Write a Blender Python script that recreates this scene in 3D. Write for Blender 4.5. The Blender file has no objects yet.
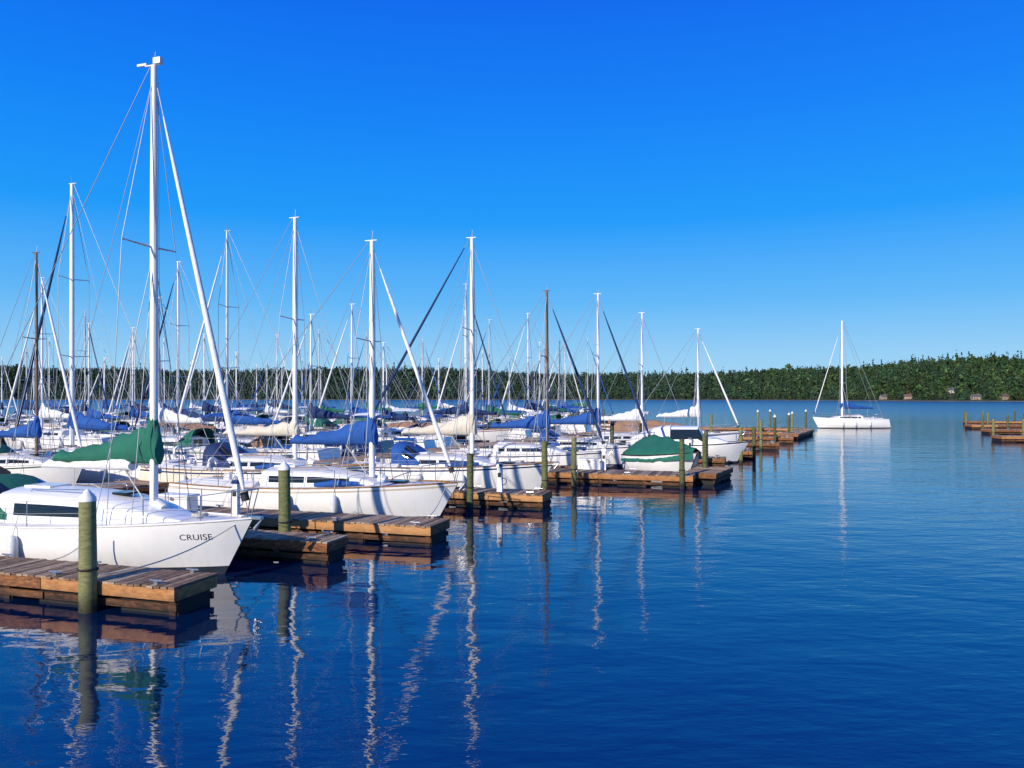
import bpy, math, random
import numpy as np
from mathutils import Vector, Matrix, noise
random.seed(7); np.random.seed(7)
R = math.radians
scene = bpy.context.scene
F_PX=768.0; CAM_H=4.0; HOR=397.0

# ------------------------------------------------------------------ materials
MATS={}
def nmat(name):
    m=bpy.data.materials.new(name); m.use_nodes=True
    nt=m.node_tree; b=nt.nodes['Principled BSDF']; MATS[name]=m
    return m,nt,b
def simple(name,col,rough=0.5,metal=0.0,var=0.12,scale=3.0,bump=0.0,bscale=40,coat=0.0,grime=0.0):
    m,nt,b=nmat(name); N=nt.nodes; Lk=nt.links
    tc=N.new('ShaderNodeTexCoord')
    ns=N.new('ShaderNodeTexNoise'); ns.inputs['Scale'].default_value=scale; ns.inputs['Detail'].default_value=6
    ns.inputs['Roughness'].default_value=0.65
    Lk.new(tc.outputs['Object'],ns.inputs['Vector'])
    rp=N.new('ShaderNodeValToRGB')
    rp.color_ramp.elements[0].position=0.3; rp.color_ramp.elements[1].position=0.7
    d=1-var*1.6; u=1+var*0.5
    rp.color_ramp.elements[0].color=(col[0]*d,col[1]*d,col[2]*d,1)
    rp.color_ramp.elements[1].color=(min(col[0]*u,.95),min(col[1]*u,.95),min(col[2]*u,.95),1)
    Lk.new(ns.outputs['Fac'],rp.inputs['Fac']); out=rp.outputs['Color']
    if grime:   # vertical weather streaks and a scum line close to the water
        mp=N.new('ShaderNodeMapping'); mp.inputs['Scale'].default_value=(5,5,.5); Lk.new(tc.outputs['Object'],mp.inputs['Vector'])
        g=N.new('ShaderNodeTexNoise'); g.inputs['Scale'].default_value=1.6; g.inputs['Detail'].default_value=5; Lk.new(mp.outputs['Vector'],g.inputs['Vector'])
        sp=N.new('ShaderNodeSeparateXYZ'); Lk.new(tc.outputs['Object'],sp.inputs[0])
        h=N.new('ShaderNodeMapRange'); h.inputs['From Min'].default_value=.15; h.inputs['From Max'].default_value=.6; h.inputs['To Min'].default_value=1; h.inputs['To Max'].default_value=.2
        Lk.new(sp.outputs['Z'],h.inputs['Value'])
        g2=N.new('ShaderNodeMapRange'); g2.inputs['From Min'].default_value=.45; g2.inputs['From Max'].default_value=.75; Lk.new(g.outputs['Fac'],g2.inputs['Value'])
        mu=N.new('ShaderNodeMath'); mu.operation='MULTIPLY'; Lk.new(h.outputs[0],mu.inputs[0]); Lk.new(g2.outputs[0],mu.inputs[1])
        m2=N.new('ShaderNodeMath'); m2.operation='MULTIPLY'; m2.inputs[1].default_value=grime; Lk.new(mu.outputs[0],m2.inputs[0])
        mx=N.new('ShaderNodeMix'); mx.data_type='RGBA'; Lk.new(m2.outputs[0],mx.inputs['Factor']); Lk.new(out,mx.inputs['A']); mx.inputs['B'].default_value=(.42,.36,.25,1)
        out=mx.outputs['Result']
    Lk.new(out,b.inputs['Base Color'])
    b.inputs['Roughness'].default_value=rough; b.inputs['Metallic'].default_value=metal
    if coat: b.inputs['Coat Weight'].default_value=coat; b.inputs['Coat Roughness'].default_value=0.08
    if bump:
        n2=N.new('ShaderNodeTexNoise'); n2.inputs['Scale'].default_value=bscale; n2.inputs['Detail'].default_value=4
        Lk.new(tc.outputs['Object'],n2.inputs['Vector'])
        bp=N.new('ShaderNodeBump'); bp.inputs['Strength'].default_value=bump; bp.inputs['Distance'].default_value=0.02
        Lk.new(n2.outputs['Fac'],bp.inputs['Height']); Lk.new(bp.outputs['Normal'],b.inputs['Normal'])
    return m
simple('gelcoat',(0.87,0.85,0.80),0.25,var=0.04,scale=1.2,coat=0.3,grime=.22)
simple('gelcoat_cream',(0.80,0.71,0.56),0.3,var=0.06,scale=1.2,coat=0.3,grime=.25)
simple('deck_white',(0.80,0.77,0.71),0.55,var=0.12,scale=4,bump=0.1,bscale=120)
simple('deck_tan',(0.55,0.47,0.36),0.6,var=0.12,scale=4)
simple('glass_dark',(0.012,0.015,0.02),0.06,var=0.1,coat=0.2)
simple('navy_paint',(0.012,0.03,0.10),0.2,var=0.1,coat=0.5)
simple('red_paint',(0.22,0.03,0.02),0.4,var=0.15)
simple('green_paint',(0.01,0.10,0.06),0.35,var=0.15)
simple('antifoul',(0.02,0.03,0.05),0.8,var=0.3)
simple('teak',(0.32,0.16,0.06),0.55,var=0.3,scale=12)
simple('mast_white',(0.86,0.84,0.79),0.35,var=0.04,scale=2)
simple('mast_alu',(0.60,0.60,0.59),0.38,metal=0.2,var=0.1,scale=2)
simple('mast_brown',(0.16,0.10,0.06),0.5,var=0.2,scale=4)
simple('steel',(0.6,0.6,0.6),0.25,metal=0.9,var=0.05)
simple('wire',(0.34,0.35,0.36),0.4,metal=0.3,var=0.05)
simple('canvas_green',(0.010,0.135,0.085),0.85,var=0.16,scale=1.5,bump=1.0,bscale=6)
simple('canvas_blue',(0.012,0.085,0.33),0.85,var=0.18,scale=1.5,bump=1.0,bscale=6)
simple('canvas_navy',(0.012,0.035,0.12),0.85,var=0.2,scale=2,bump=0.8,bscale=7)
simple('canvas_cream',(0.66,0.60,0.48),0.85,var=0.12,scale=2,bump=0.9,bscale=7)
simple('canvas_white',(0.80,0.79,0.76),0.8,var=0.08,scale=2,bump=0.8,bscale=7)
simple('canvas_tan',(0.36,0.20,0.11),0.85,var=0.2,scale=2,bump=0.8,bscale=7)
simple('rubber',(0.02,0.02,0.022),0.7,var=0.3)
simple('fender_white',(0.7,0.7,0.68),0.4,var=0.15,scale=5)
simple('float_black',(0.012,0.011,0.010),0.8,var=0.4,scale=3)
simple('lettering_navy',(0.01,0.015,0.05),0.4)
simple('rope',(0.55,0.52,0.45),0.9,var=0.2,scale=30)
simple('engine_black',(0.02,0.02,0.025),0.25,var=0.1,coat=0.5)
simple('cap_white',(0.84,0.83,0.79),0.5,var=0.1)
simple('soil',(0.045,0.06,0.030),0.95,var=0.4,scale=0.05)
simple('roof_grey',(0.11,0.11,0.115),0.9,var=0.2,scale=.5)
simple('roof_brown',(0.14,0.09,0.07),0.9,var=0.2,scale=.5)
simple('wall_white',(0.50,0.48,0.44),0.8,var=0.1,scale=.5)
simple('wall_beige',(0.32,0.26,0.19),0.8,var=0.1,scale=.5)
simple('wall_red',(0.22,0.11,0.08),0.8,var=0.1,scale=.5)

def wood(name,c0,c1,c2,wet=True):
    m,nt,b=nmat(name); N=nt.nodes; Lk=nt.links
    at=N.new('ShaderNodeAttribute'); at.attribute_name='brd'
    tc=N.new('ShaderNodeTexCoord')
    mp=N.new('ShaderNodeMapping'); mp.inputs['Scale'].default_value=(3,3,9)
    Lk.new(tc.outputs['Object'],mp.inputs['Vector'])
    ns=N.new('ShaderNodeTexNoise'); ns.inputs['Scale'].default_value=2.2; ns.inputs['Detail'].default_value=8; ns.inputs['Roughness'].default_value=0.7
    Lk.new(mp.outputs['Vector'],ns.inputs['Vector'])
    ad=N.new('ShaderNodeMath'); ad.operation='MULTIPLY_ADD'; ad.inputs[1].default_value=0.5
    Lk.new(at.outputs['Fac'],ad.inputs[0]); Lk.new(ns.outputs['Fac'],ad.inputs[2])
    rp=N.new('ShaderNodeValToRGB'); e=rp.color_ramp.elements
    e[0].position=0.42; e[0].color=(*c0,1); e[1].position=1.0; e[1].color=(*c2,1)
    k=e.new(0.70); k.color=(*c1,1)
    Lk.new(ad.outputs[0],rp.inputs['Fac'])
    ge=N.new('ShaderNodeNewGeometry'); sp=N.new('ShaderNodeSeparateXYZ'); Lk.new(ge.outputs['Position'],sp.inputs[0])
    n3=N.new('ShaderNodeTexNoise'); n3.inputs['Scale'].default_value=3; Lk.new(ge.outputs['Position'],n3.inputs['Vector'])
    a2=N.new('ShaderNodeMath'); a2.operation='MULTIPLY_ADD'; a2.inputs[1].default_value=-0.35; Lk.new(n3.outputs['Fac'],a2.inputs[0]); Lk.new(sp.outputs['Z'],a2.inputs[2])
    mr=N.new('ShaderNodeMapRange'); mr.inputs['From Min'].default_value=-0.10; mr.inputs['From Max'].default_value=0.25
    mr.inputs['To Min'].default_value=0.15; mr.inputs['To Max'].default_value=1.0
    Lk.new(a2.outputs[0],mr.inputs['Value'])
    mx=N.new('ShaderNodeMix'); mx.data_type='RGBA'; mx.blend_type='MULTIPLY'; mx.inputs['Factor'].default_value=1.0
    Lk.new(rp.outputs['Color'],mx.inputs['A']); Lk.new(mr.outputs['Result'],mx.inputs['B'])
    Lk.new(mx.outputs['Result'],b.inputs['Base Color'])
    b.inputs['Roughness'].default_value=0.8
    bp=N.new('ShaderNodeBump'); bp.inputs['Strength'].default_value=0.5; bp.inputs['Distance'].default_value=0.02
    Lk.new(ns.outputs['Fac'],bp.inputs['Height']); Lk.new(bp.outputs['Normal'],b.inputs['Normal'])
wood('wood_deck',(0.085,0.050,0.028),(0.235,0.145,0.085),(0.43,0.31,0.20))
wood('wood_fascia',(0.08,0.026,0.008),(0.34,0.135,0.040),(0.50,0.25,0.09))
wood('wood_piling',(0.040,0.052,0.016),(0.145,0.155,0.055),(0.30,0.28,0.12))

# ------------------------------------------------------------------ mesh builder
class MB:
    def __init__(s): s.v=[];s.f=[];s.m=[];s.sm=[];s.mats=[];s.brd=[];s.cur=0.0
    def mi(s,name):
        if name not in s.mats: s.mats.append(name)
        return s.mats.index(name)
    def add(s,vs,fs,mat,smooth=False):
        o=len(s.v); s.v+= [tuple(v) for v in vs]; s.brd+=[s.cur]*len(vs)
        single=isinstance(mat,str)
        for i,f in enumerate(fs):
            s.f.append(tuple(o+k for k in f)); s.m.append(s.mi(mat if single else mat[i])); s.sm.append(smooth)
    def box(s,c,sz,mat,ax=None,taper=1.0):
        cx,cy,cz=c; a,b,h=sz[0]/2,sz[1]/2,sz[2]/2
        if ax is None: ax=(1,0)
        ux,uy=ax
        vs=[]
        for z,t in((-h,1.0),(h,taper)):
            for x,y in((-a,-b),(a,-b),(a,b),(-a,b)):
                x*=t;y*=t
                vs.append((cx+x*ux-y*uy,cy+x*uy+y*ux,cz+z))
        s.add(vs,[(0,3,2,1),(4,5,6,7),(0,1,5,4),(1,2,6,5),(2,3,7,6),(3,0,4,7)],mat)
    def tube(s,pts,rs,mat,n=8,caps=True,squash=1.0):
        pts=[Vector(p) for p in pts]
        if not isinstance(rs,(list,tuple)): rs=[rs]*len(pts)
        vs=[]
        for i,p in enumerate(pts):
            d=(pts[min(i+1,len(pts)-1)]-pts[max(i-1,0)])
            if d.length<1e-9: d=Vector((0,0,1))
            d.normalize()
            up=Vector((0,0,1)) if abs(d.z)<0.9 else Vector((1,0,0))
            a=d.cross(up).normalized(); b=d.cross(a).normalized()
            for k in range(n):
                t=2*math.pi*k/n
                vs.append(p+a*math.cos(t)*rs[i]*squash+b*math.sin(t)*rs[i])
        fs=[]
        for i in range(len(pts)-1):
            for k in range(n):
                fs.append((i*n+k,i*n+(k+1)%n,(i+1)*n+(k+1)%n,(i+1)*n+k))
        s.add(vs,fs,mat,True)
        if caps:
            s.add([vs[k] for k in range(n)],[tuple(range(n))],mat)
            s.add([vs[(len(pts)-1)*n+k] for k in range(n)],[tuple(reversed(range(n)))],mat)
    def grid(s,rows,mat,smooth=True,matf=None,flip=False):
        nr=len(rows);nc=len(rows[0]);vs=[p for r in rows for p in r];fs=[];ms=[]
        for i in range(nr-1):
            for j in range(nc-1):
                q=(i*nc+j,i*nc+j+1,(i+1)*nc+j+1,(i+1)*nc+j)
                fs.append(q[::-1] if flip else q); ms.append(matf(i,j) if matf else mat)
        s.add(vs,fs,ms,smooth)
    def mesh(s,name):
        me=bpy.data.meshes.new(name); me.from_pydata(s.v,[],s.f)
        for m in s.mats: me.materials.append(MATS[m])
        me.polygons.foreach_set('material_index',s.m); me.polygons.foreach_set('use_smooth',s.sm)
        at=me.attributes.new('brd','FLOAT','POINT'); at.data.foreach_set('value',s.brd)
        me.update(); return me
def place(me,name,loc=(0,0,0),rot=0.0,parent=None,scale=1.0):
    o=bpy.data.objects.new(name,me); scene.collection.objects.link(o)
    o.location=loc; o.rotation_euler=(0,0,rot); o.scale=(scale,)*3
    if parent: o.parent=parent
    return o

# ------------------------------------------------------------------ sailboat
def sailboat(L=9,B=3.0,Fb=0.95,a=3.0,mast=11,boom=3.2,hull='gelcoat',deck='deck_white',stripe='navy_paint',boot='navy_paint',
             cover='canvas_blue',furl='canvas_white',aft=None,mastm='mast_white',dodger=None,rail='deck_white',wr=0.012,
             mr=0.08,fenders=True,coverh=0.75,detail=1,bimini=None,seed=0,sloped=True,cabin_h=0.42,winm='glass_dark',tipcrane=False,
             dpos=(.57,.70),modern=False,peek=False,fr=1.0,bag=True):
    rnd=random.Random(seed); mb=MB()
    def hb(t):
        t=max(0,min(1,t))
        if t<0.58: return max(0.03,B/2*math.sin(math.pi/2*t/0.58)**0.78)
        return B/2*(1-0.30*((t-.58)/.42)**2)
    def zs(t): return Fb*(1+0.28*(1-t)**2.2+0.04*max(0,t-.7)/.3)
    def xt(t): return a-t*L
    NT=26; rows={1:[],-1:[]}
    for sd in(1,-1):
        for i in range(NT):
            t=(i/(NT-1))**1.15; z0=zs(t); b=hb(t); row=[]
            lev=[z0,z0-.07,z0-.13]+[z0-.13-(z0-.13-.2)*k for k in(.25,.5,.75)]+[.2,.09,-.1,-.3,-.5]
            n=1.35+2.3*min(1,t*1.7)
            for z in lev:
                q=(z0-z)/(z0+.52); y=b*max(0,1-q**n)**0.70
                x=xt(t)-1.05*q*(1-t)**5
                if sloped: x-=0.42*q*max(0,(t-.75)/.25)**2
                row.append((x,sd*y,z))
            rows[sd].append(row)
        def mf(i,j): return stripe if j==1 else (boot if j==6 else ('antifoul' if j>=7 else hull))
        mb.grid(rows[sd],hull,True,mf,flip=(sd==1))
    nl=len(rows[1][-1])
    for k in range(nl-1):
        p,q=rows[1][-1][k],rows[1][-1][k+1]; p2,q2=rows[-1][-1][k],rows[-1][-1][k+1]
        mb.add([p,q,q2,p2],[(0,1,2,3)],boot if k>=6 else hull)
    ts=sorted(set([ (i/22) for i in range(23)]+[.655,.66,.925,.93]))
    vv=[-1,-.93,-.6,-.585,-.3,0,.3,.585,.6,.93,1]; drows=[]
    for t in ts:
        r=[]
        for v in vv:
            z=zs(t)-.015+0.05*(1-v*v)*hb(t)
            if .658<t<.928 and abs(v)<.59: z-=.42
            elif .658<t<.928 and .59<=abs(v)<.7: z+=.16
            r.append((xt(t),v*hb(t),z))
        drows.append(r)
    mb.grid(drows,deck,False)
    for sd in(1,-1):
        mb.tube([(xt(t),sd*hb(t)*.99,zs(t)+.02) for t in [k/20 for k in range(21)]],.028,rail,6)
    cts=[.25,.29,.34,.40,.44,.48,.49,.53,.57,.58,.62,.65]
    hh=[.03,.16,.30,.37,.40,.42,.42,.43,.44,.44,.45,.45]
    if modern:
        cts=[.17,.22,.27,.32,.37,.42,.47,.52,.56,.60,.63,.66]; hh=[.02,.10,.20,.28,.34,.38,.41,.43,.44,.45,.45,.45]
    crow=[]
    for t,h in zip(cts,hh):
        h=h*cabin_h/.42; w=min(hb(t)*.64,B*.34)*(0.72+.28*min(1,(t-cts[0])/.12)); zb=zs(t)+.0
        half=[(w,0),(w*.985,h*.30),(w*.95,h*.72),(w*.90,h*.93),(w*.78,h*1.04),(w*.4,h*1.16),(0,h*1.2)]
        pts=[(xt(t),y,zb+z) for y,z in half]+[(xt(t),-y,zb+z) for y,z in reversed(half[:-1])]
        crow.append(pts)
    def cm(i,j):
        if (j==1 or j==10) and ((i in (4,5,6,7,8)) if modern else (i in(2,3,4) or i in (6,7) or i==9)): return winm
        return 'gelcoat' if (j in(0,1,2,3,8,9,10,11) or modern) else deck
    mb.grid(crow,deck,modern,cm,flip=True)
    mb.add(crow[-1],[tuple(range(len(crow[-1])))],'gelcoat')
    mb.add(crow[0],[tuple(reversed(range(len(crow[0]))))],'gelcoat')
    zc=zs(.6)+cabin_h*1.22; xc=xt(.65)
    mb.box((xc-.012-(.1 if modern else 0),0,zs(.65)+.08),(.02,.55,.75),'teak')
    mb.box((xc+.45,0,zc+.03),(.8,.62,.06),'gelcoat')
    if not modern: mb.box((xt(.20),0,zs(.2)+.09),(.5,.5,.06),winm)
    mb.box((xt(.36),0,zs(.36)+cabin_h*(1.02 if modern else 1.13)),(.42,.42,.05),winm)
    for sd in(1,-1):
        mb.tube([(xt(t),sd*hb(.5)*.42,zs(t)+cabin_h*1.16+(.05 if 0<k<6 else 0)) for k,t in enumerate([.42,.425,.46,.50,.54,.58,.585])],.016,'teak' if not modern else 'steel',5)
        mb.tube([(xt(.74),sd*hb(.74)*.65,zs(.74)+.15),(xt(.74),sd*hb(.74)*.65,zs(.74)+.34)],[.07,.055],'steel',8)
    wx=xt(.84); mb.tube([(wx,0,zs(.8)-.4),(wx,0,zs(.8)+.35)],.06,'gelcoat',6)
    mb.tube([(wx-.08,.38*math.cos(k*math.pi/8),zs(.8)+.35+.38*math.sin(k*math.pi/8)) for k in range(17)],.016,'steel',5,caps=False)
    if detail:
        st=[.10,.22,.36,.50,.64,.78,.90,.985]
        for sd in(1,-1):
            for t in st: mb.tube([(xt(t),sd*hb(t)*.95,zs(t)),(xt(t),sd*hb(t)*.95,zs(t)+.60)],.013,'steel',5)
            for hz in(.32,.6):
                mb.tube([(xt(t),sd*hb(t)*.95,zs(t)+hz) for t in st],.006 if wr<.013 else .01,'wire',4)
        p=[(xt(.10),hb(.1)*.95,zs(.1)+.6),(xt(.05),hb(.05)*.95,zs(.05)+.64),(a+.05,.12,zs(0)+.66),(a+.05,-.12,zs(0)+.66),(xt(.05),-hb(.05)*.95,zs(.05)+.64),(xt(.10),-hb(.1)*.95,zs(.1)+.6)]
        mb.tube(p,.016,'steel',6)
        for sd in(1,-1): mb.tube([(a-.12,sd*.08,zs(0)),(a+.05,sd*.12,zs(0)+.66)],.014,'steel',5)
        p=[(xt(.90),hb(.9)*.95,zs(.9)+.6),(xt(.985),hb(.985)*.93,zs(1)+.6),(xt(.985),-hb(.985)*.93,zs(1)+.6),(xt(.90),-hb(.9)*.95,zs(.9)+.6)]
        mb.tube(p,.016,'steel',6)
        mb.box((a-.02,0,zs(0)+.03),(.5,.12,.06),'steel')
        mb.tube([(a+.25,0,zs(0)+.02),(a+.05,0,zs(0)-.22)],[.02,.06],'steel',6)
    zb=zs(.3)+.12
    mb.tube([(0,0,zb-.1),(0,0,mast*.7),(0,0,mast)],[mr,mr*.95,mr*.7],mastm,10)
    mb.tube([(-.25,0,mast+.02),(.18,0,mast+.02)],.02,mastm,5)
    mb.tube([(0,0,mast),(0.0,.05,mast+.35)],.01,'wire',4)
    if tipcrane:
        mb.box((-.34,0,mast+.06),(.26,.05,.05),mastm); mb.box((.12,0,mast+.10),(.2,.12,.14),mastm)
    sw=B*.27
    sps=[.64] if mast<12.5 else [.42,.68]
    for s in sps:
        z=mast*s; mb.tube([(-.12,sw,z+.04),(0,0,z-.02),(-.12,-sw,z+.04)],[.018,.03,.018],mastm if mastm!='mast_white' else 'mast_alu',6)
    for sd in(1,-1):
        ch=(-.25,sd*hb(a/L+.03)*.93,zs(.35))
        mb.tube([ch]+[(-.12,sd*sw,mast*s+.04) for s in sps]+[(0,0,mast*.985)],wr,'wire',4)
        mb.tube([(.25,sd*hb(a/L-.03)*.9,zs(.35)),(0,0,mast*sps[0]-.1)],wr,'wire',4)
        mb.tube([(-.6,sd*hb(a/L+.06)*.9,zs(.35)),(0,0,mast*sps[0]-.1)],wr,'wire',4)
    stern=(xt(.985),0,zs(1)+.0)
    bx=a-.12; topz=mast*.955
    p0=Vector((bx,0,zs(0)+.1)); p1=Vector((.1,0,topz))
    mb.tube([p0,p1],wr,'wire',4)
    if furl:
        mb.tube([p0.lerp(p1,.03),p0.lerp(p1,.05)],[.09,.09],'rubber',8)
        mb.tube([p0.lerp(p1,k) for k in(.055,.09,.2,.4,.6,.8,.93)],[q*fr for q in(.03,.07,.078,.07,.058,.045,.02)],furl,8)
    q1=Vector((-.1,0,mast))
    if aft:
        mb.tube([Vector(stern).lerp(q1,k) for k in(.06,.12,.4,.7,.96)],[.03,.07,.065,.05,.02],aft,8)
    mb.tube([stern,q1],wr,'wire',4)
    bz=zs(.5)+cabin_h+.95-(.12 if modern else 0)
    if boom:
        mb.tube([(-.1,0,bz),(-boom,0,bz-.02)],.06,mastm,8)
        mb.tube([(-boom*.97,0,bz),(-.05,0,mast*.97)],wr*.7,'wire',4)
        mb.tube([(-boom*.8,0,bz),(-boom*.8-.1,0,zs(.8))],.015,'rope',4)
        if cover:
            def shp(u0,u1,sc,mat,dz=0,NS=26):
                r=[]
                for i in range(NS):
                    w_=i/(NS-1); u=u0+(u1-u0)*w_; x=.16-u*(boom+.12)
                    hgt=(coverh*max(0,1-u)**1.6+.26)*(0.5 if i==0 else 1)*(0.55 if i==NS-1 else 1)*sc
                    if u<.10: hgt*=1.22
                    wd=(.13+.10*math.sin(min(1,u*4)*math.pi/2)*(1-.5*u))*sc
                    if u<.08: wd=.15
                    tie=min(abs(u-tt) for tt in(.12,.3,.48,.66,.84)); pin=1-.16*math.exp(-(tie/.02)**2)
                    wd*=pin; hgt*=1-.08*math.exp(-(tie/.03)**2)
                    sag=.03*math.sin(u*19+seed)+.025*math.sin(u*41)
                    pts=[]
                    for k in range(14):
                        t=2*math.pi*k/14
                        cz=math.sin(t); cy=math.cos(t)
                        yy=cy*wd*(1-.55*max(0,cz)); jit=1+.26*noise.noise(Vector((x*5,cy*2+seed,cz*3-x*2)))
                        zz=bz-.09+dz+ (cz*.5+.5)*(hgt+sag)
                        pts.append((x,yy*jit,zz))
                    pts.append(pts[0]); r.append(pts)
                mb.grid(r,mat,True); mb.add(r[0][:-1],[tuple(range(14))],mat); mb.add(r[-1][:-1],[tuple(reversed(range(14)))],mat)
            shp(0,1,1.0,cover)
            if peek: shp(.25,1.12,.72,'canvas_white',dz=-.16)
            for u in (.12,.3,.48,.66,.84):
                x=.16-u*(boom+.12); mb.tube([(x,.1,bz-.1),(x,0,bz-.22),(x,-.1,bz-.1)],.012,'rope',4)
    def hoop(x0,x1,w,z0,h0,h1,mat):
        r=[]
        for i in range(6):
            u=i/5; x=x0+(x1-x0)*u; h=h0+(h1-h0)*math.sin(u*math.pi/2); row=[]
            for k in range(13):
                t=math.pi*k/12; c=math.cos(t); s_=max(0,math.sin(t))
                row.append((x,w*(abs(c)**.6)*(1 if c>0 else -1),z0+h*(s_**.55)))
            r.append(row)
        mb.grid(r,mat,True,lambda i,j:'glass_dark' if (i in(1,2) and j in(1,3,4,7,8,10)) else mat)
    if dodger:
        hoop(xt(dpos[0]),xt(dpos[1]),hb(.64)*.66,zs(.63)+.1,.25,.92,dodger)
    if bimini:
        x0,x1=xt(.76),xt(.96); w=hb(.85)*.8; z=zs(.8)+1.75; r=[]
        for i in range(7):
            x=x0+(x1-x0)*i/6; r.append([(x,w*v,z-.16*v*v+.05*math.sin(i*math.pi/6)) for v in[k/5-1 for k in range(11)]])
        mb.grid(r,bimini,True)
        for x in(x0,x1):
            for sd in(1,-1): mb.tube([(x,sd*w,z-.16),((x0+x1)/2,sd*w*1.05,zs(.85))],.014,'steel',5)
    if fenders:
        for sd in(1,-1):
            for t in(.34,.52,.72):
                y=sd*(hb(t)+.10); x=xt(t)+rnd.uniform(-.2,.2)
                mb.tube([(x,y,.28),(x,y,.33),(x,y,.42),(x,y,.78),(x,y,.87),(x,y,.92)],[.03,.09,.12,.12,.09,.03],'fender_white',8)
                mb.tube([(x,y,.9),(x,sd*hb(t)*.97,zs(t)+.3)],.01,'rope',4)
    if detail>1:
        for dy in(.1,-.1): mb.tube([(0.09,dy,zb+.8),(0.07,dy*.6,mast*.97)],.006,'rope',4)
        mb.tube([(0,.13,zb+1.0),(0,.2,zb+1.0)],.06,'steel',8)
        mb.tube([(-.1,0,zb+.1),(-1.0,0,bz-.05)],.02,'rope',5)
        mb.tube([(xt(.3),.3,zs(.3)+.1),(xt(.5),.35,zs(.45)+cabin_h*1.25),(xt(.64),.4,zs(.6)+cabin_h*1.25)],.012,'rope',4)
        mb.tube([(xt(.15)+.18*math.cos(k),.05+.18*math.sin(k),zs(.15)+.07+.004*k) for k in range(20)],.015,'rope',5)
        mb.tube([(xt(.26)+.10,0,zs(.26)+.12+.1*modern),(xt(.26)-.12,0,zs(.26)+.22+.12*modern)],.16,'gelcoat',8)
        if bag: mb.tube([(xt(.30),-hb(.3)*.72,zs(.3)+.12),(xt(.38),-hb(.38)*.76,zs(.38)+.14),(xt(.44),-hb(.44)*.78,zs(.44)+.1)],[.06,.11,.06],'canvas_blue',8)
        mb.tube([(xt(.97),hb(.97)*.6+.22*math.cos(k*.35),zs(1)+.5+.22*math.sin(k*.35)) for k in range(14)],.06,'cap_white',6)
        for sd in(1,-1): mb.box(((xt(.70)+xt(.9))/2,sd*hb(.8)*.45,zs(.8)-.22),(1.6,.4,.1),'canvas_blue')
    return mb

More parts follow.
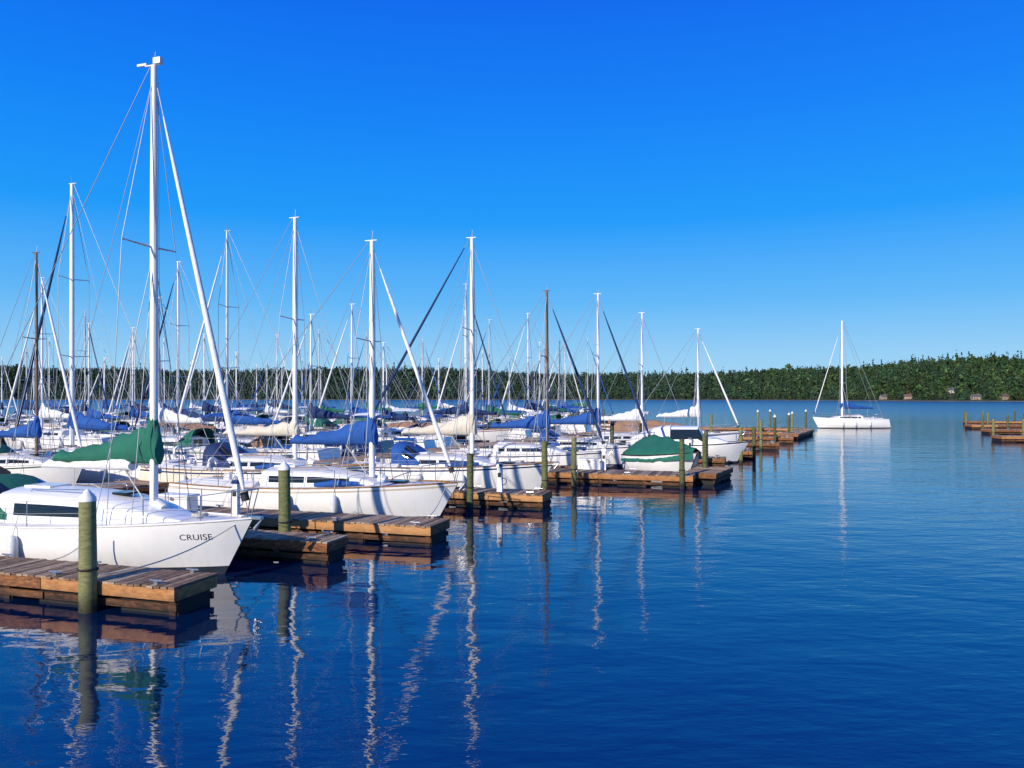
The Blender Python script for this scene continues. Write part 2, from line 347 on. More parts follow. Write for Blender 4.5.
def motorboat(L=7,B=2.6,canvas='canvas_blue',stripe='navy_paint',hull='gelcoat',full=False,seed=0,cabin=True):
    mb=MB()
    def hb(t):
        return max(.04,B/2*math.sin(math.pi/2*min(1,t/.45))**.7*(1-.06*max(0,t-.5)))
    def zs(t): return .95+.35*(1-t)**1.8
    def xt(t): return L/2-t*L
    for sd in(1,-1):
        rows=[]
        for i in range(18):
            t=i/17;z0=zs(t);b=hb(t)
            lev=[z0,z0-.1,z0-.2,z0*.55,.3,.12,0,-.3]; n=1.3+1.8*min(1,t*1.8)
            rows.append([(xt(t)-.9*((z0-z)/(z0+.3))*(1-t)**4,sd*b*max(0,1-((z0-z)/(z0+.32))**n)**.6,z) for z in lev])
        mb.grid(rows,hull,True,lambda i,j: stripe if j==2 else('antifoul' if j>=5 else hull),flip=(sd==1))
        if sd==1: rp=rows[-1]
        else: rm=rows[-1]
        mb.tube([(xt(t),sd*hb(t),zs(t)+.01) for t in[k/12 for k in range(13)]],.035,'rubber',6)
    for k in range(7): mb.add([rp[k],rp[k+1],rm[k+1],rm[k]],[(0,1,2,3)],hull)
    dr=[]
    for t in[0,.1,.2,.3,.4,.45,.452,.6,.8,.95,.953,1]:
        r=[]
        for v in(-1,-.82,-.81,0,.81,.82,1):
            z=zs(t)+.04*(1-v*v)
            if .451<t<.951 and abs(v)<.815:z-=.5
            r.append((xt(t),v*hb(t),z))
        dr.append(r)
    mb.grid(dr,'deck_white',False)
    mb.tube([(xt(1)-.25,0,1.25),(xt(1)-.25,0,.75)],[.2,.24],'engine_black',10); mb.tube([(xt(1)-.25,0,.8),(xt(1)-.3,0,-.2)],[.12,.08],'engine_black',8)
    if full:
        rows=[]
        for i in range(22):
            t=.02+.98*i/21; h=.15+.95*max(0,math.sin(math.pi*min(1,(t+.05)/1.0)*.62))**1.3
            h*=1-.12*abs(math.sin(t*math.pi*4))
            if i==21: h*=.75
            b=hb(t)+.05; row=[]
            for k in range(17):
                v=k/8-1; s=max(0,1-abs(v))
                sg=.07*noise.noise(Vector((t*11,v*4,seed)))
                row.append((xt(t),v*b,zs(t)-.30*(abs(v)>.95)+h*s**.8+sg))
            rows.append(row)
        mb.grid(rows,canvas,True); mb.add(rows[-1],[tuple(range(17))],canvas)
    else:
        rows=[]
        for t,h,w in[(.16,.03,.35),(.24,.32,.6),(.36,.5,.74),(.40,1.05,.72),(.62,1.12,.74),(.64,1.1,.74)]:
            b=hb(t)*w; zb=zs(t)
            half=[(b,0),(b*.97,h*.35),(b*.9,h*.9),(b*.7,h*1.02),(0,h*1.08)]
            rows.append([(xt(t),y,zb+z) for y,z in half]+[(xt(t),-y,zb+z) for y,z in reversed(half[:-1])])
        mb.grid(rows,'gelcoat',False,lambda i,j:'glass_dark' if (i in(2,3) and j in(1,6)) or (i==2 and j in(2,3,4,5)) else 'gelcoat',flip=True)
        mb.add(rows[-1],[tuple(range(9))],'canvas_white')
        r=[]
        for i in range(6):
            t=.62+.33*i/5; w=hb(t)*.85; z=zs(t)+(1.25-.7*(i/5)**2)
            r.append([(xt(t),w*v,z-(1.0 if abs(v)>.99 else .15)*v*v*(1.25-.7*(i/5)**2 if abs(v)>.99 else 1)) for v in(-1,-.85,-.5,0,.5,.85,1)])
        mb.grid(r,canvas,True)
        mb.add(r[-1],[tuple(range(7))],canvas)
    p=[(xt(.35),hb(.35)*.9,zs(.35)+.5),(xt(.1),hb(.1)*.9,zs(.1)+.55),(xt(.0),0,zs(0)+.55),(xt(.1),-hb(.1)*.9,zs(.1)+.55),(xt(.35),-hb(.35)*.9,zs(.35)+.5)]
    if not full:
        mb.tube(p,.018,'steel',5)
        for q in p: mb.tube([q,(q[0],q[1],q[2]-.55)],.014,'steel',4)
    return mb

# ------------------------------------------------------------------ dock helpers
U=Vector((0.954,-0.300)).normalized()
W=Vector((-U.y,U.x))
V=Vector((0.47,0.883)).normalized()
HEAD=math.atan2(U.y,U.x)
def world(px,d): return ((px-512)/F_PX*d, d)
def dock(name,end,length,width,dirv,z=0.55,seed=0):
    rnd=random.Random(seed); mb=MB(); dx,dy=dirv; n=(-dy,dx)
    bw=.15; nb=int(length/bw)
    for i in range(nb):
        s=(i+.5)*bw; mb.cur=rnd.random()
        off=rnd.uniform(-.02,.02)
        c=(end[0]-dx*s+n[0]*off,end[1]-dy*s+n[1]*off,z-.02+rnd.uniform(-.007,.007))
        mb.box(c,(bw-.018,width+rnd.uniform(-.012,.02),.04),'wood_deck',ax=dirv)
    L=nb*bw
    for sd in(1,-1):
        segs=max(1,int(L/3.0))
        for k in range(segs):
            mb.cur=rnd.random(); s=(k+.5)*L/segs
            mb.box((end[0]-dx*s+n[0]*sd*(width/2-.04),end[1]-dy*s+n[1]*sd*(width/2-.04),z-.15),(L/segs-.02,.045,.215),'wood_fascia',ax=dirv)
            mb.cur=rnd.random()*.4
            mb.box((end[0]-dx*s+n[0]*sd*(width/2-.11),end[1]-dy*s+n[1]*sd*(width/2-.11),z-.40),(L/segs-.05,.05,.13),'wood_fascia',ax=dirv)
        for s in[.5+2.4*k for k in range(int(L/2.4))]:
            px,py=end[0]-dx*s+n[0]*sd*(width/2-.12),end[1]-dy*s+n[1]*sd*(width/2-.12)
            mb.tube([(px-dx*.14,py-dy*.14,z+.07),(px+dx*.14,py+dy*.14,z+.07)],.018,'steel',6)
            mb.box((px,py,z+.03),(.08,.04,.06),'steel',ax=dirv)
    for e in(.02,L-.02):
        mb.cur=rnd.random()*.5
        mb.box((end[0]-dx*(e),end[1]-dy*(e),z-.15),(.045,width-.13,.215),'wood_fascia',ax=dirv)
    k=.7
    while k<L:
        mb.cur=rnd.random()*.3
        mb.box((end[0]-dx*(k),end[1]-dy*(k),z-.43),(1.3,width-.34,.62),'float_black',ax=dirv); k+=2.0
    k=.15
    while k<L:
        for sd in(1,-1):
            mb.cur=rnd.random()*.3
            mb.box((end[0]-dx*k+n[0]*sd*(width/2-.18),end[1]-dy*k+n[1]*sd*(width/2-.18),z-.44),(.14,.10,.60),'wood_fascia',ax=dirv)
        k+=2.0
    return place(mb.mesh(name),name)
def piling(x,y,h=2.1,r=.15,cap=True,lean=0.0,seed=0):
    rnd=random.Random(seed+int(x*31)+int(y*17)); mb=MB(); mb.cur=rnd.random()*.6
    zz=[-1.2,-.3,0,.3,.7,1.1,1.5,h]
    n=14; rows=[]
    for z in zz:
        rr=r*(1.05-.05*z/h)
        row=[]
        for k in range(n+1):
            t=2*math.pi*(k%n)/n; j=1+.05*noise.noise(Vector((math.cos(t)*2+x,math.sin(t)*2+y,z*.8)))
            row.append((lean*z+rr*j*math.cos(t),rr*j*math.sin(t),z))
        rows.append(row)
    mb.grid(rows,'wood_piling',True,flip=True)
    if cap:
        mb.tube([(lean*h,0,h-.02),(lean*h,0,h+.05),(lean*h,0,h+.20)],[r*1.05,r*1.0,.02],'cap_white',14)
    else: mb.add(rows[-1][:-1],[tuple(range(n))],'wood_piling')
    mb.tube([(r*1.12*math.cos(k*.5),r*1.12*math.sin(k*.5),.78+.002*k) for k in range(14)],.022,'rubber',5)
    return place(mb.mesh('mooring_piling'),'mooring_piling',(x,y,0))
def pedestal(x,y,z=.55):
    mb=MB(); mb.box((0,0,.45),(.20,.16,.9),'cap_white',taper=.85); mb.box((0,0,.96),(.24,.20,.10),'navy_paint',taper=.7)
    mb.box((0,-.075,.62),(.12,.03,.16),'rubber'); mb.tube([(.14+.12*math.cos(k*.5),-.02,.38+.12*math.sin(k*.5)) for k in range(26)],.014,'canvas_blue',5)
    place(mb.mesh('shore_power_pedestal'),'shore_power_pedestal',(x,y,z),HEAD)
def dockbox(x,y,z=.55,rot=0):
    mb=MB(); mb.box((0,0,.22),(1.1,.5,.44),'gelcoat',taper=.95); mb.box((0,0,.47),(1.16,.56,.06),'gelcoat',taper=.97); mb.box((0,-.285,.38),(.1,.02,.08),'steel')
    place(mb.mesh('dock_storage_box'),'dock_storage_box',(x,y,z),HEAD+rot)

def ctr(corner_back,width):
    return (corner_back[0]-W.x*width/2, corner_back[1]-W.y*width/2)
dock('floating_dock',ctr((-5.75,15.02),1.2),9.5,1.2,tuple(U),seed=1)
dock('floating_dock',ctr((-4.1,19.2),1.0),8.0,1.0,tuple(U),seed=2)
dock('floating_dock',ctr((-1.75,21.8),1.4),10.5,1.4,tuple(U),seed=3)
dock('floating_dock',ctr((1.5,28.4),1.4),5.2,1.4,tuple(U),seed=4)
dock('floating_dock',ctr((8.5,35.4),2.0),8.5,2.0,tuple(U),seed=5)
dock('floating_dock',ctr((5.2,39.0),1.5),7.0,1.5,tuple(U),seed=6)
dock('floating_dock',ctr((12.4,44.5),1.5),8.0,1.5,tuple(U),seed=7)
dock('floating_dock',ctr((16.0,50.5),1.5),9.0,1.5,tuple(U),seed=8)
dock('floating_dock',ctr((20.5,59.0),1.5),9.0,1.5,tuple(U),seed=9)
dock('floating_dock',ctr((24.5,67.0),1.5),9.0,1.5,tuple(U),seed=10)
dock('floating_dock',ctr((28.5,76.0),1.5),9.0,1.5,tuple(U),seed=11)
dock('floating_dock',ctr((33.0,86.0),2.0),14.0,2.0,tuple(U),seed=12)
dock('floating_dock',(10.2,38.2),3.6,1.6,tuple(V),seed=13)
dock('floating_dock',(31.5,82.5),12,1.8,tuple(V),seed=14)
WK0=Vector((-22,17.0))
for k,off in enumerate([0,-25,-50,-75]):
    ln=82 if k==0 else 112
    e=WK0+V*(ln-4)+Vector((off,0))
    dock('dock_walkway',(e.x,e.y),ln,2.2,tuple(V),seed=20+k,z=.62)
for k,(ex,ey) in enumerate([(65.0,110.0),(57.0,96.0),(50.5,82.0),(43.2,68.5)]):
    dock('floating_dock',(ex,ey),22.0,1.8,(-1.0,0.05),seed=32+k)
    piling(ex+.6,ey+1.4,2.0,.12,False); piling(ex+3.4,ey+1.5,2.0,.12,False); piling(ex+8,ey+1.5,2.0,.12,False)
for px,d,h in[(88,14.32,2.08),(285,19.75,2.15),(470,27.2,1.95),(545,29.6,2.3),(574,34.0,2.2),(682,33.6,2.15),(705,37.5,2.1),(706,42.8,2.1),(741,46.5,2.2),(754,49,2.1),(761,58,2.2),(775,65.5,2.3),(789,74,2.3),(792,80,2.3),(758,84,2.4),(806,86,2.4),(770,86.5,2.4),(640,50,2.3),(612,45,2.3)]:
    x,y=world(px,d); piling(x,y,h,.15 if d<25 else .115,cap=(d<25 or d>60),lean=random.uniform(-.012,.012))
for (px,d) in[(236,22.6),(500,28.0),(604,36.3),(690,46.2)]: pedestal(*world(px,d))
for (px,d) in[(178,23.4),(590,36.8),(715,51.5)]: dockbox(*world(px,d))

# ------------------------------------------------------------------ hero boats
occ=[]
def put(mb_or_me,px,d,bow=1,name='sailboat',L=9,dang=0.0):
    me=mb_or_me.mesh(name) if isinstance(mb_or_me,MB) else mb_or_me
    x,y=world(px,d)
    o=place(me,name,(x,y,0),HEAD+(0 if bow==1 else math.pi)+dang)
    occ.append((x-U.x*1.3*bow,y-U.y*1.3*bow,L))
    return o
def mh(top,d): return CAM_H+(HOR-top)/F_PX*d

b1=sailboat(L=9.8,B=3.1,Fb=1.0,a=2.72,mast=mh(66,17.95),boom=2.95,cover='canvas_green',furl='canvas_white',dodger='canvas_green',
    mr=.095,coverh=.86,detail=2,stripe='gelcoat',boot='antifoul',tipcrane=True,seed=1,modern=True,cabin_h=.62,dpos=(.62,.76),peek=True,bag=False)
boat1=put(b1,154,17.95,1,L=9.8)
b2=sailboat(L=10.2,B=3.2,Fb=1.0,a=3.05,mast=mh(241,25.3),boom=3.05,cover='canvas_blue',furl='canvas_white',hull='gelcoat',deck='deck_white',
    rail='teak',stripe='deck_tan',boot='antifoul',mr=.10,detail=2,dodger=None,seed=2,coverh=.78,cabin_h=.48)
put(b2,372,25.3,1,L=10.2)
put(sailboat(L=9.8,B=3.1,Fb=1.1,a=3.3,mast=mh(218,30.3),boom=3.3,cover='canvas_cream',furl=None,hull='gelcoat_cream',rail='teak',mr=.10,detail=2,seed=3,dodger='canvas_navy',coverh=.4),295,30.3,1,L=9.8)
put(sailboat(L=9.6,B=3.1,Fb=1.05,a=3.5,mast=mh(238,32.0),boom=3.2,cover='canvas_cream',furl=None,aft='canvas_navy',mr=.10,detail=2,dodger='canvas_blue',seed=4,stripe='navy_paint',rail='teak'),472,32.0,1,L=9.6)
put(sailboat(L=10.5,B=3.2,Fb=1.1,a=3.9,mast=mh(184,36.5),boom=3.4,cover='canvas_blue',furl='canvas_navy',mr=.11,seed=5,dodger='canvas_blue',wr=.015),72,36.5,-1,L=10.5)
put(sailboat(L=10.5,B=3.3,Fb=1.1,a=3.9,mast=mh(231,44),boom=3.6,cover='canvas_blue',furl='canvas_white',mastm='mast_alu',seed=6,wr=.015,dodger='canvas_tan'),227,44,-1,L=10.5)
put(sailboat(L=10,B=3.2,Fb=1.1,a=3.7,mast=mh(262,49),boom=3.5,cover='canvas_navy',furl='canvas_navy',seed=7,wr=.016,hull='navy_paint',stripe='gelcoat'),178,49,-1,L=10)
put(sailboat(L=9,B=2.9,Fb=1.0,a=3.2,mast=mh(291,40),boom=3.1,cover='canvas_blue',furl='canvas_navy',mastm='mast_brown',seed=8,wr=.016),547,40,1,L=9)
put(sailboat(L=9.2,B=3.0,Fb=1.05,a=3.2,mast=mh(294,44.5),boom=3.1,cover='canvas_blue',furl='canvas_navy',seed=9,wr=.016,dodger='canvas_blue'),598,44.5,1,L=9)
put(sailboat(L=9,B=3.0,Fb=1.05,a=3.2,mast=mh(313,51),boom=3.1,cover='canvas_white',furl=None,seed=10,wr=.016,rail='teak'),642,51,1,L=9)
put(sailboat(L=9,B=3.0,Fb=1.1,a=3.2,mast=mh(329,58),boom=3.1,cover='canvas_white',furl='canvas_white',seed=11,wr=.018,bimini='canvas_white'),698,58,1,L=9)
put(sailboat(L=10.5,B=3.2,Fb=1.1,a=3.9,mast=mh(278,56),boom=3.6,cover='canvas_white',furl='canvas_white',seed=12,wr=.018,),42,56,-1,L=10)
x,y=world(668,39.2)
place(motorboat(L=4.4,B=2.7,canvas='canvas_green',full=True,seed=3,stripe='gelcoat').mesh('covered_motorboat'),'covered_motorboat',(x,y,0),R(-62)); occ.append((x,y,5))
x,y=world(722,47.5)
place(motorboat(L=7.4,B=2.8,canvas='canvas_white',full=False,seed=4,stripe='gelcoat').mesh('motorboat'),'motorboat',(x-2.2,y,0),HEAD); occ.append((x-2,y,7))
x,y=world(842,99)
place(sailboat(L=9.6,B=3.0,Fb=1.1,a=3.9,mast=mh(321,99),boom=4.2,cover='canvas_blue',furl='canvas_white',aft=None,seed=13,wr=.026,mr=.14,coverh=.9,stripe='gelcoat',boot='gelcoat',fr=.75).mesh('sailboat'),'sailboat',(x,y,0),R(180+4))

def bow_text(txt,par,tx,sd):
    cu=bpy.data.curves.new('bow_lettering','FONT'); cu.body=txt; cu.size=.19; cu.align_x='CENTER'; cu.space_character=1.05
    o=bpy.data.objects.new('bow_lettering',cu); scene.collection.objects.link(o)
    bpy.context.view_layer.update()
    me=bpy.data.meshes.new_from_object(o.evaluated_get(bpy.context.evaluated_depsgraph_get())); bpy.data.objects.remove(o)
    hm=par.data
    from mathutils.bvhtree import BVHTree
    bvh=BVHTree.FromPolygons([v.co.copy() for v in hm.vertices],[tuple(p.vertices) for p in hm.polygons])
    for v in me.vertices:
        lx,lz=v.co.x,v.co.y
        X=tx+lx; Z=.84+lz
        h=bvh.ray_cast(Vector((X,-3,Z)),Vector((0,1,0)))
        yy=h[0].y if h[0] else -.9
        v.co=Vector((X,yy-.006,Z))
    me.materials.clear(); me.materials.append(MATS['lettering_navy'])
    ob=bpy.data.objects.new('bow_lettering',me); scene.collection.objects.link(ob); ob.parent=par
bow_text('CRUISE',boat1,1.62,-1)

def line(name,p,q,sag=.25,r=.014):
    mb=MB(); P=Vector(p);Q=Vector(q)
    mb.tube([P.lerp(Q,k/10)-Vector((0,0,sag*4*(k/10)*(1-k/10))) for k in range(11)],r,'rope',5)
    place(mb.mesh(name),name)
line('mooring_line',(-6.1,17.1,1.2),(-7.9,14.7,.6),.2)
line('mooring_line',(-6.2,17.3,1.2),(-5.9,19.2,.6),.15)
line('mooring_line',(-2.1,24.3,1.15),(-2.4,21.7,.6),.15)
line('mooring_line',(1.3,31.0,1.15),(1.0,28.2,.6),.15)
line('mooring_line',(-9.0,16.5,1.05),(-9.6,16.0,.6),.1)

# ------------------------------------------------------------------ filler fleet
covs=['canvas_blue','canvas_navy','canvas_navy','canvas_white','canvas_green','canvas_blue','canvas_white','canvas_navy','canvas_blue','canvas_blue','canvas_white','canvas_navy','canvas_blue','canvas_green','canvas_blue','canvas_navy']
furls=['canvas_white','canvas_navy','canvas_white',None,'canvas_blue','canvas_white']
fleet=[]
for k in range(16):
    L=random.uniform(7.5,10.3)
    m_=sailboat(L=L,B=L*.32,Fb=random.uniform(.95,1.3),a=L*.36,mast=random.choice([8.2,8.8,9.4,10.0,10.6,11.2,12.0,12.8]),boom=L*.34,
        cover=covs[k],furl=furls[k%6],mastm='mast_brown' if k==5 else ('mast_alu' if k%3==1 else 'mast_white'),
        hull=random.choice(['gelcoat','gelcoat','gelcoat','gelcoat_cream','gelcoat','navy_paint']),stripe=random.choice(['navy_paint','red_paint','green_paint','gelcoat']),
        boot=random.choice(['navy_paint','red_paint','antifoul']),dodger=random.choice([None,'canvas_blue','canvas_navy','canvas_green','canvas_white']),
        bimini=random.choice([None,None,'canvas_blue','canvas_white','canvas_navy']),rail=random.choice(['teak','deck_white']),wr=.016,mr=.07,seed=50+k,
        modern=(k%3==0),cabin_h=random.uniform(.4,.6)).mesh('sailboat')
    fleet.append(m_)
motors=[motorboat(L=random.uniform(6,8),B=2.6,canvas=c,stripe=s,full=f,seed=k).mesh('motorboat') for k,(c,s,f) in enumerate([('canvas_blue','navy_paint',False),('canvas_white','red_paint',False),('canvas_blue','navy_paint',True),('canvas_tan','red_paint',True),('canvas_green','green_paint',False)])]
def free(x,y,L):
    for ox,oy,oL in occ:
        d=Vector((x-ox,y-oy))
        if abs(d.dot(U))<(L+oL)/2*.98 and abs(d.dot(W))<3.4: return False
    return True
cnt=0
for wi,off in enumerate([0,-25,-50,-75]):
    for side in(1,-1):
        s=4.0
        while s<(76 if wi==0 else 106):
            s+=random.uniform(3.6,4.2)
            p=WK0+Vector((off,0))+V*s+U*(side*(1.8+5.3))
            x,y=p
            if y<24 or random.random()<.04: continue
            px=512+F_PX*x/y
            if px<-90: continue
            if wi==0 and side==1 and y>70: continue
            if not free(x,y,9.5): continue
            bow=side if random.random()<.75 else -side
            if random.random()<.80:
                me=random.choice(fleet); o=place(me,'sailboat',(x+U.x*1.2*bow,y+U.y*1.2*bow,0),HEAD+(0 if bow==1 else math.pi)+R(random.uniform(-3,3)),scale=random.uniform(.90,1.06))
            else:
                me=random.choice(motors); o=place(me,'motorboat',(x,y,0),HEAD+(0 if bow==1 else math.pi)+R(random.uniform(-3,3)))
            o.rotation_euler[0]=R(random.uniform(-.9,.9))
            occ.append((x,y,9.5)); cnt+=1
            if random.random()<.5:
                q=p+U*(side*4.6)+W*2.1; piling(q.x,q.y,random.uniform(1.9,2.5),.12,False)
            if random.random()<.4 and not(wi==0 and side==1) and y<90:
                e=p+U*(side*4.2)+W*2.0
                dd=U*side; dock('floating_dock',(e.x,e.y),8.6,.8,(dd.x,dd.y),seed=cnt)
print('fleet',cnt)

# ------------------------------------------------------------------ water
m,nt,b=nmat('lake_water'); N=nt.nodes; Lk=nt.links
b.inputs['Base Color'].default_value=(0.0006,0.011,0.048,1); b.inputs['IOR'].default_value=1.98
ge=N.new('ShaderNodeNewGeometry')
def wn(sc,rotz,stretch,detail=2.0,rough=.5,dist=0.0):
    mp=N.new('ShaderNodeMapping'); mp.inputs['Rotation'].default_value=(0,0,R(rotz)); mp.inputs['Scale'].default_value=(sc*stretch,sc,sc)
    Lk.new(ge.outputs['Position'],mp.inputs['Vector'])
    n=N.new('ShaderNodeTexNoise'); n.inputs['Scale'].default_value=1.0; n.inputs['Detail'].default_value=detail; n.inputs['Roughness'].default_value=rough
    n.inputs['Distortion'].default_value=dist
    Lk.new(mp.outputs['Vector'],n.inputs['Vector']); return n
def mul(a_,k):
    x=N.new('ShaderNodeMath'); x.operation='MULTIPLY'; Lk.new(a_,x.inputs[0])
    if isinstance(k,float): x.inputs[1].default_value=k
    else: Lk.new(k,x.inputs[1])
    return x.outputs[0]
def addn(a_,b_):
    x=N.new('ShaderNodeMath'); x.operation='ADD'; Lk.new(a_,x.inputs[0]); Lk.new(b_,x.inputs[1]); return x.outputs[0]
n1=wn(1.1,-20,.55,2,.5,.4); n2=wn(.32,15,.6,2); n3=wn(4.2,-12,.40,3,.6)
patch=wn(.035,30,.5,3); pr=N.new('ShaderNodeMapRange'); pr.inputs['From Min'].default_value=.35; pr.inputs['From Max'].default_value=.65; pr.inputs['To Min'].default_value=.5; pr.inputs['To Max'].default_value=1.2
Lk.new(patch.outputs['Fac'],pr.inputs['Value'])
sp=N.new('ShaderNodeSeparateXYZ'); Lk.new(ge.outputs['Position'],sp.inputs[0])
ox=N.new('ShaderNodeMath'); ox.operation='MULTIPLY_ADD'; ox.inputs[1].default_value=-.53; Lk.new(sp.outputs['Y'],ox.inputs[0]); Lk.new(sp.outputs['X'],ox.inputs[2])
mr_=N.new('ShaderNodeMapRange'); mr_.inputs['From Min'].default_value=-14; mr_.inputs['From Max'].default_value=6; mr_.inputs['To Min'].default_value=.3; mr_.inputs['To Max'].default_value=2.2
Lk.new(ox.outputs[0],mr_.inputs['Value'])
fine=mul(mul(n3.outputs['Fac'],pr.outputs['Result']),mr_.outputs['Result'])
hsum=addn(addn(mul(n1.outputs['Fac'],.021),mul(n2.outputs['Fac'],.042)),mul(fine,.010))
bp=N.new('ShaderNodeBump'); bp.inputs['Strength'].default_value=1.0; bp.inputs['Distance'].default_value=1.0
Lk.new(hsum,bp.inputs['Height']); Lk.new(bp.outputs['Normal'],b.inputs['Normal'])
rr=N.new('ShaderNodeValToRGB'); el=rr.color_ramp.elements
el[0].position=0.0; el[0].color=(.02,)*3+(1,); el[1].position=1.0; el[1].color=(.30,)*3+(1,)
for p_,c_ in((.06,.025),(.16,.09),(.35,.20)): q=el.new(p_); q.color=(c_,c_,c_,1)
ym=N.new('ShaderNodeMapRange'); ym.inputs['From Min'].default_value=0; ym.inputs['From Max'].default_value=600; Lk.new(sp.outputs['Y'],ym.inputs['Value'])
Lk.new(ym.outputs[0],rr.inputs['Fac']); Lk.new(rr.outputs['Color'],b.inputs['Roughness'])
mb=MB(); mb.add([(-6000,-1500,0),(6000,-1500,0),(6000,7000,0),(-6000,7000,0)],[(0,1,2,3)],'lake_water')
place(mb.mesh('lake_water'),'lake_water')

# ------------------------------------------------------------------ far shore
def interp(x,pts):
    xs=[p[0] for p in pts]; ys=[p[1] for p in pts]; return float(np.interp(x,xs,ys))
SH=[(-1200,1300),(-200,1150),(300,1100),(600,1050),(760,960),(850,820),(930,730),(1024,660),(1300,600),(2200,560)]
TOPY=[(-1200,362),(-100,364),(0,365),(60,369),(200,371),(300,370),(420,369),(520,373),(620,375),(720,373),(800,370),(860,367),(900,363),(960,360),(1024,358),(1300,355),(2200,348)]
TREEH=11
def shore(px,k):
    D=interp(px,SH)+k+6*noise.noise(Vector((px*.02,0,0)))
    return ((px-512)/F_PX*D,D)
def gz(px,k):
    D=interp(px,SH)+170; top=CAM_H+(HOR-interp(px,TOPY))/F_PX*D-TREEH*1.0
    s=min(1,max(0,k/170)); s=s*s*(3-2*s)
    if k>170: s=1-.2*min(1,(k-170)/150)
    return -.4+min(1,k/6)*1.3+top*s+ (3.5*noise.noise(Vector((px*.012,k*.02,3))) if k>20 else 0)
mb=MB(); rows=[]
pxs=list(range(-1200,2201,20)); ks=[-10,0,3,7,14,25,40,60,85,110,140,170,220,320]
for px in pxs:
    rows.append([(*shore(px,k),gz(px,k) if k>=0 else -2.5) for k in ks])
simple('beach_sand',(0.34,0.28,0.20),0.95,var=0.45,scale=.06)
mb.grid(rows,'soil',True,lambda i,j:'beach_sand' if j<2 else 'soil')
place(mb.mesh('hills'),'hills')

houses=[]
def house(px,k,w,dp,h,wall,roof,rot):
    x,y=shore(px,k); z=gz(px,k)-.3
    mb=MB(); mb.box((0,0,h/2),(w,dp,h),wall)
    e=.6; rh=dp*.38
    mb.add([(-w/2-e,-dp/2-e,h-.1),(w/2+e,-dp/2-e,h-.1),(w/2+e,0,h+rh),(-w/2-e,0,h+rh),(-w/2-e,dp/2+e,h-.1),(w/2+e,dp/2+e,h-.1)],[(0,1,2,3),(3,2,5,4)],roof)
    mb.add([(-w/2,-dp/2,h),(-w/2,dp/2,h),(-w/2,0,h+rh-.2),(w/2,-dp/2,h),(w/2,dp/2,h),(w/2,0,h+rh-.2)],[(0,2,1),(3,4,5)],wall)
    n=int(w/2.6)
    for fl in range(int(h/2.7)):
        for i in range(n):
            xx=-w/2+(i+.5)*w/n
            if fl==0 and i==n//2: mb.box((xx,-dp/2-.03,1.1),(1.1,.1,2.2),'teak')
            else: mb.box((xx,-dp/2-.04,1.6+fl*2.7),(1.3,.1,1.3),'glass_dark'); mb.box((xx,-dp/2-.01,1.6+fl*2.7),(1.6,.08,1.6),'cap_white')
    mb.box((w*.25,.4,h+rh),(.9,.9,1.8),'wall_red')
    mb.box((0,-dp/2-1.6,.3),(w*.8,3,.2),'wood_deck')
    place(mb.mesh('lake_house'),'lake_house',(x,y,z),rot); houses.append((px,k,w))
for a_ in[(884,14,7,6,3.0,'wall_beige','roof_grey',.1),(908,16,8,6,3.2,'wall_beige','roof_brown',-.2),(951,38,7,6,3.4,'wall_white','roof_grey',.1),
          (976,14,8,6,3.0,'wall_beige','roof_grey',-.1),(1004,14,7,6,3.2,'wall_beige','roof_brown',.15)]: house(*a_)

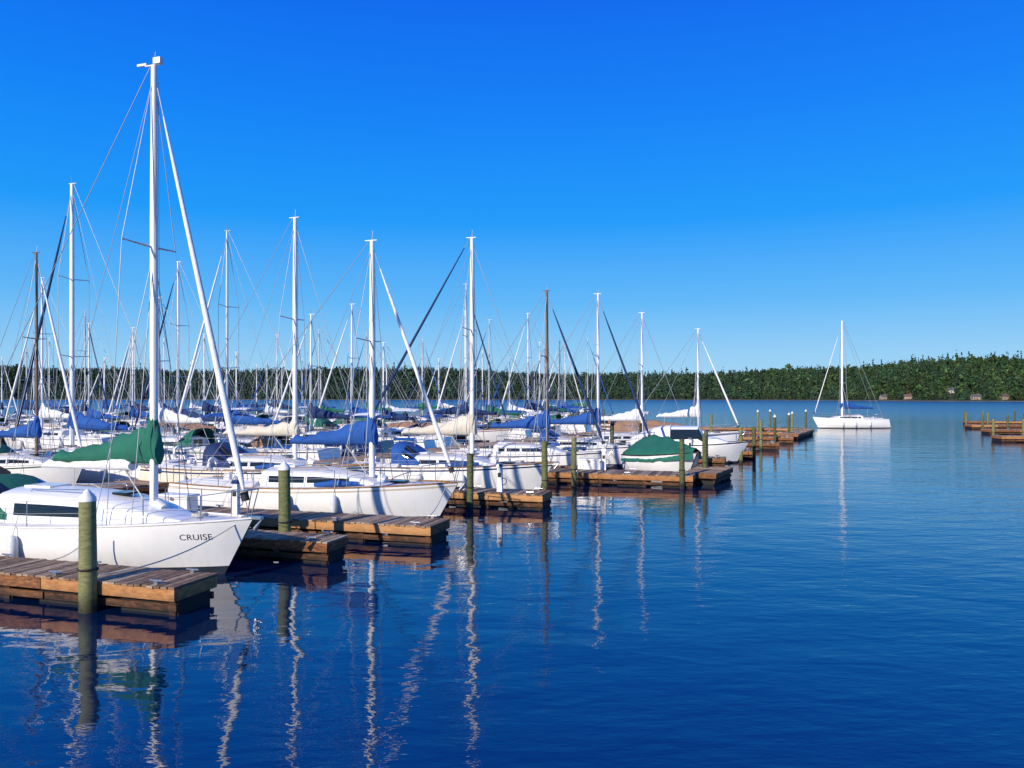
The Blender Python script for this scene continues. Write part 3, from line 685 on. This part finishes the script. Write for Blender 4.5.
m,nt,b=nmat('foliage'); at=nt.nodes.new('ShaderNodeAttribute'); at.attribute_name='tint'; nt.links.new(at.outputs['Color'],b.inputs['Base Color'])
b.inputs['Roughness'].default_value=.9; b.inputs['Specular IOR Level'].default_value=.1
def forest(name,n,pxr,kr,pw):
    V_=[];C_=[];T=26
    rng=np.random.default_rng(5+n)
    c=0
    while c<n:
        px=rng.uniform(*pxr); k=kr[0]+(kr[1]-kr[0])*rng.random()**pw
        if any(abs(px-h[0])<(h[2]*.58)*768/interp(h[0],SH) and k<h[1]+5 and k>h[1]-30 for h in houses): continue
        x,y=shore(px,k); z=gz(px,k)
        zone=noise.noise(Vector((x*.012,y*.012,7)))
        con=rng.random()<.60+zone*.6
        h=TREEH*rng.uniform(.5,1.25)*(1.15 if con else .9)
        if rng.random()<.07: h*=1.35
        if k<25: h*=.8
        rad=h*(.15 if con else .30)
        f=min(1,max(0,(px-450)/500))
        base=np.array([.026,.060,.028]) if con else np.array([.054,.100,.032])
        haze_left=np.array([.034,.072,.060])  # bluish distance haze painted into the foliage colour, stronger towards the left
        base=base*(.40+.60*f)+haze_left*(1-f)*.60
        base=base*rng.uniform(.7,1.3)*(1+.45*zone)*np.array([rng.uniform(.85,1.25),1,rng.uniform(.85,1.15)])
        t=rng.random(T)
        if con:
            zz=.06+.94*t; rr=rad*(1.02-t)*rng.uniform(.3,1.1,T)*1.3
            s=h*rng.uniform(.05,.10,T)*(1.25-.8*t)
        else:
            zz=.15+.85*t; rr=rad*np.sqrt(np.maximum(0,1-((t-.42)/.60)**2))*rng.uniform(.4,1.1,T)
            s=h*rng.uniform(.07,.14,T)
        an=rng.uniform(0,2*np.pi,T)
        P=np.stack([x+rr*np.cos(an),y+rr*np.sin(an),z+h*zz],1)
        a1=rng.normal(size=(T,3)); a1/=np.linalg.norm(a1,axis=1)[:,None]
        a2=np.cross(a1,rng.normal(size=(T,3))); a2/=np.linalg.norm(a2,axis=1)[:,None]
        q=np.stack([P-a1*s[:,None]-a2*s[:,None]*.7,P+a1*s[:,None]-a2*s[:,None]*.7,P+a1*s[:,None]*.8+a2*s[:,None],P-a1*s[:,None]*.8+a2*s[:,None]*.8],1)
        V_.append(q.reshape(-1,3))
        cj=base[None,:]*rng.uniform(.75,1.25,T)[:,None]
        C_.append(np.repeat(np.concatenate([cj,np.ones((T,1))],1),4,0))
        tr=h*.015+.1
        V_.append(np.array([[x-tr,y,z-1],[x+tr,y,z-1],[x+tr*.3,y,z+h*.8],[x-tr*.3,y,z+h*.8]])); C_.append(np.tile([.06,.04,.025,1],(4,1)))
        c+=1
    v=np.concatenate(V_).astype(np.float32); col=np.concatenate(C_).astype(np.float32); nf=len(v)//4
    me=bpy.data.meshes.new(name); me.vertices.add(len(v)); me.vertices.foreach_set('co',v.ravel())
    me.loops.add(len(v)); me.loops.foreach_set('vertex_index',np.arange(len(v),dtype=np.int32))
    me.polygons.add(nf); me.polygons.foreach_set('loop_start',np.arange(0,len(v),4,dtype=np.int32))
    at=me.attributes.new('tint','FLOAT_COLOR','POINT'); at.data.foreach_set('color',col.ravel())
    me.materials.append(MATS['foliage']); me.update(calc_edges=True); me.validate()
    place(me,name)
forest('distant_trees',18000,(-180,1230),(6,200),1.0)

# ------------------------------------------------------------------ sky, sun, camera
SUN_EL=25; saz=math.atan2(-.52,-.78)
w=bpy.data.worlds.new('World'); scene.world=w; w.use_nodes=True; N=w.node_tree.nodes; Lk=w.node_tree.links
sk=N.new('ShaderNodeTexSky'); sk.sky_type='NISHITA'; sk.sun_disc=False; sk.sun_elevation=R(SUN_EL); sk.sun_rotation=saz
sk.altitude=0; sk.air_density=1.0; sk.dust_density=0.3; sk.ozone_density=3.0
STR=.13
def lin(c): 
    c/=255.; return c/12.92 if c<=.04045 else ((c+.055)/1.055)**2.4
tc=N.new('ShaderNodeTexCoord'); sx=N.new('ShaderNodeSeparateXYZ'); Lk.new(tc.outputs['Generated'],sx.inputs[0])
rp=N.new('ShaderNodeValToRGB'); e=rp.color_ramp.elements
stops=[(0.0,(172,215,242)),(.05,(146,204,245)),(.12,(92,182,248)),(.22,(14,154,252)),(.34,(0,130,250)),(.46,(0,106,240)),(.75,(8,92,205)),(1.0,(14,86,190))]
for i,(p,c) in enumerate(stops):
    k=e[0] if i==0 else (e[1] if i==1 else e.new(p)); k.position=p; k.color=(lin(c[0]),lin(c[1]),lin(c[2]),1)
Lk.new(sx.outputs['Z'],rp.inputs['Fac'])
sc_=N.new('ShaderNodeVectorMath'); sc_.operation='SCALE'; sc_.inputs['Scale'].default_value=1/STR; Lk.new(rp.outputs['Color'],sc_.inputs[0])
mx=N.new('ShaderNodeMix'); mx.data_type='RGBA'; mx.inputs['Factor'].default_value=.95
Lk.new(sk.outputs[0],mx.inputs['A']); Lk.new(sc_.outputs[0],mx.inputs['B'])
Lk.new(mx.outputs['Result'],N['Background'].inputs['Color']); N['Background'].inputs['Strength'].default_value=STR
sd=bpy.data.lights.new('sun','SUN'); sd.energy=5.0; sd.angle=R(.5); sd.color=(1,.91,.78)
so=bpy.data.objects.new('sun',sd); scene.collection.objects.link(so)
dirv=Vector((math.sin(saz)*math.cos(R(SUN_EL)),math.cos(saz)*math.cos(R(SUN_EL)),math.sin(R(SUN_EL))))
so.rotation_euler=dirv.to_track_quat('Z','Y').to_euler(); so.location=(0,0,60)
cd=bpy.data.cameras.new('camera'); cd.lens=27; cd.sensor_width=36; cd.shift_y=(HOR-384)/1024; cd.clip_end=12000; cd.clip_start=.1
co=bpy.data.objects.new('camera',cd); scene.collection.objects.link(co); co.location=(0,0,CAM_H); co.rotation_euler=(R(90),0,0)
scene.camera=co
scene.view_settings.view_transform='Standard'; scene.view_settings.look='None'; scene.view_settings.exposure=0
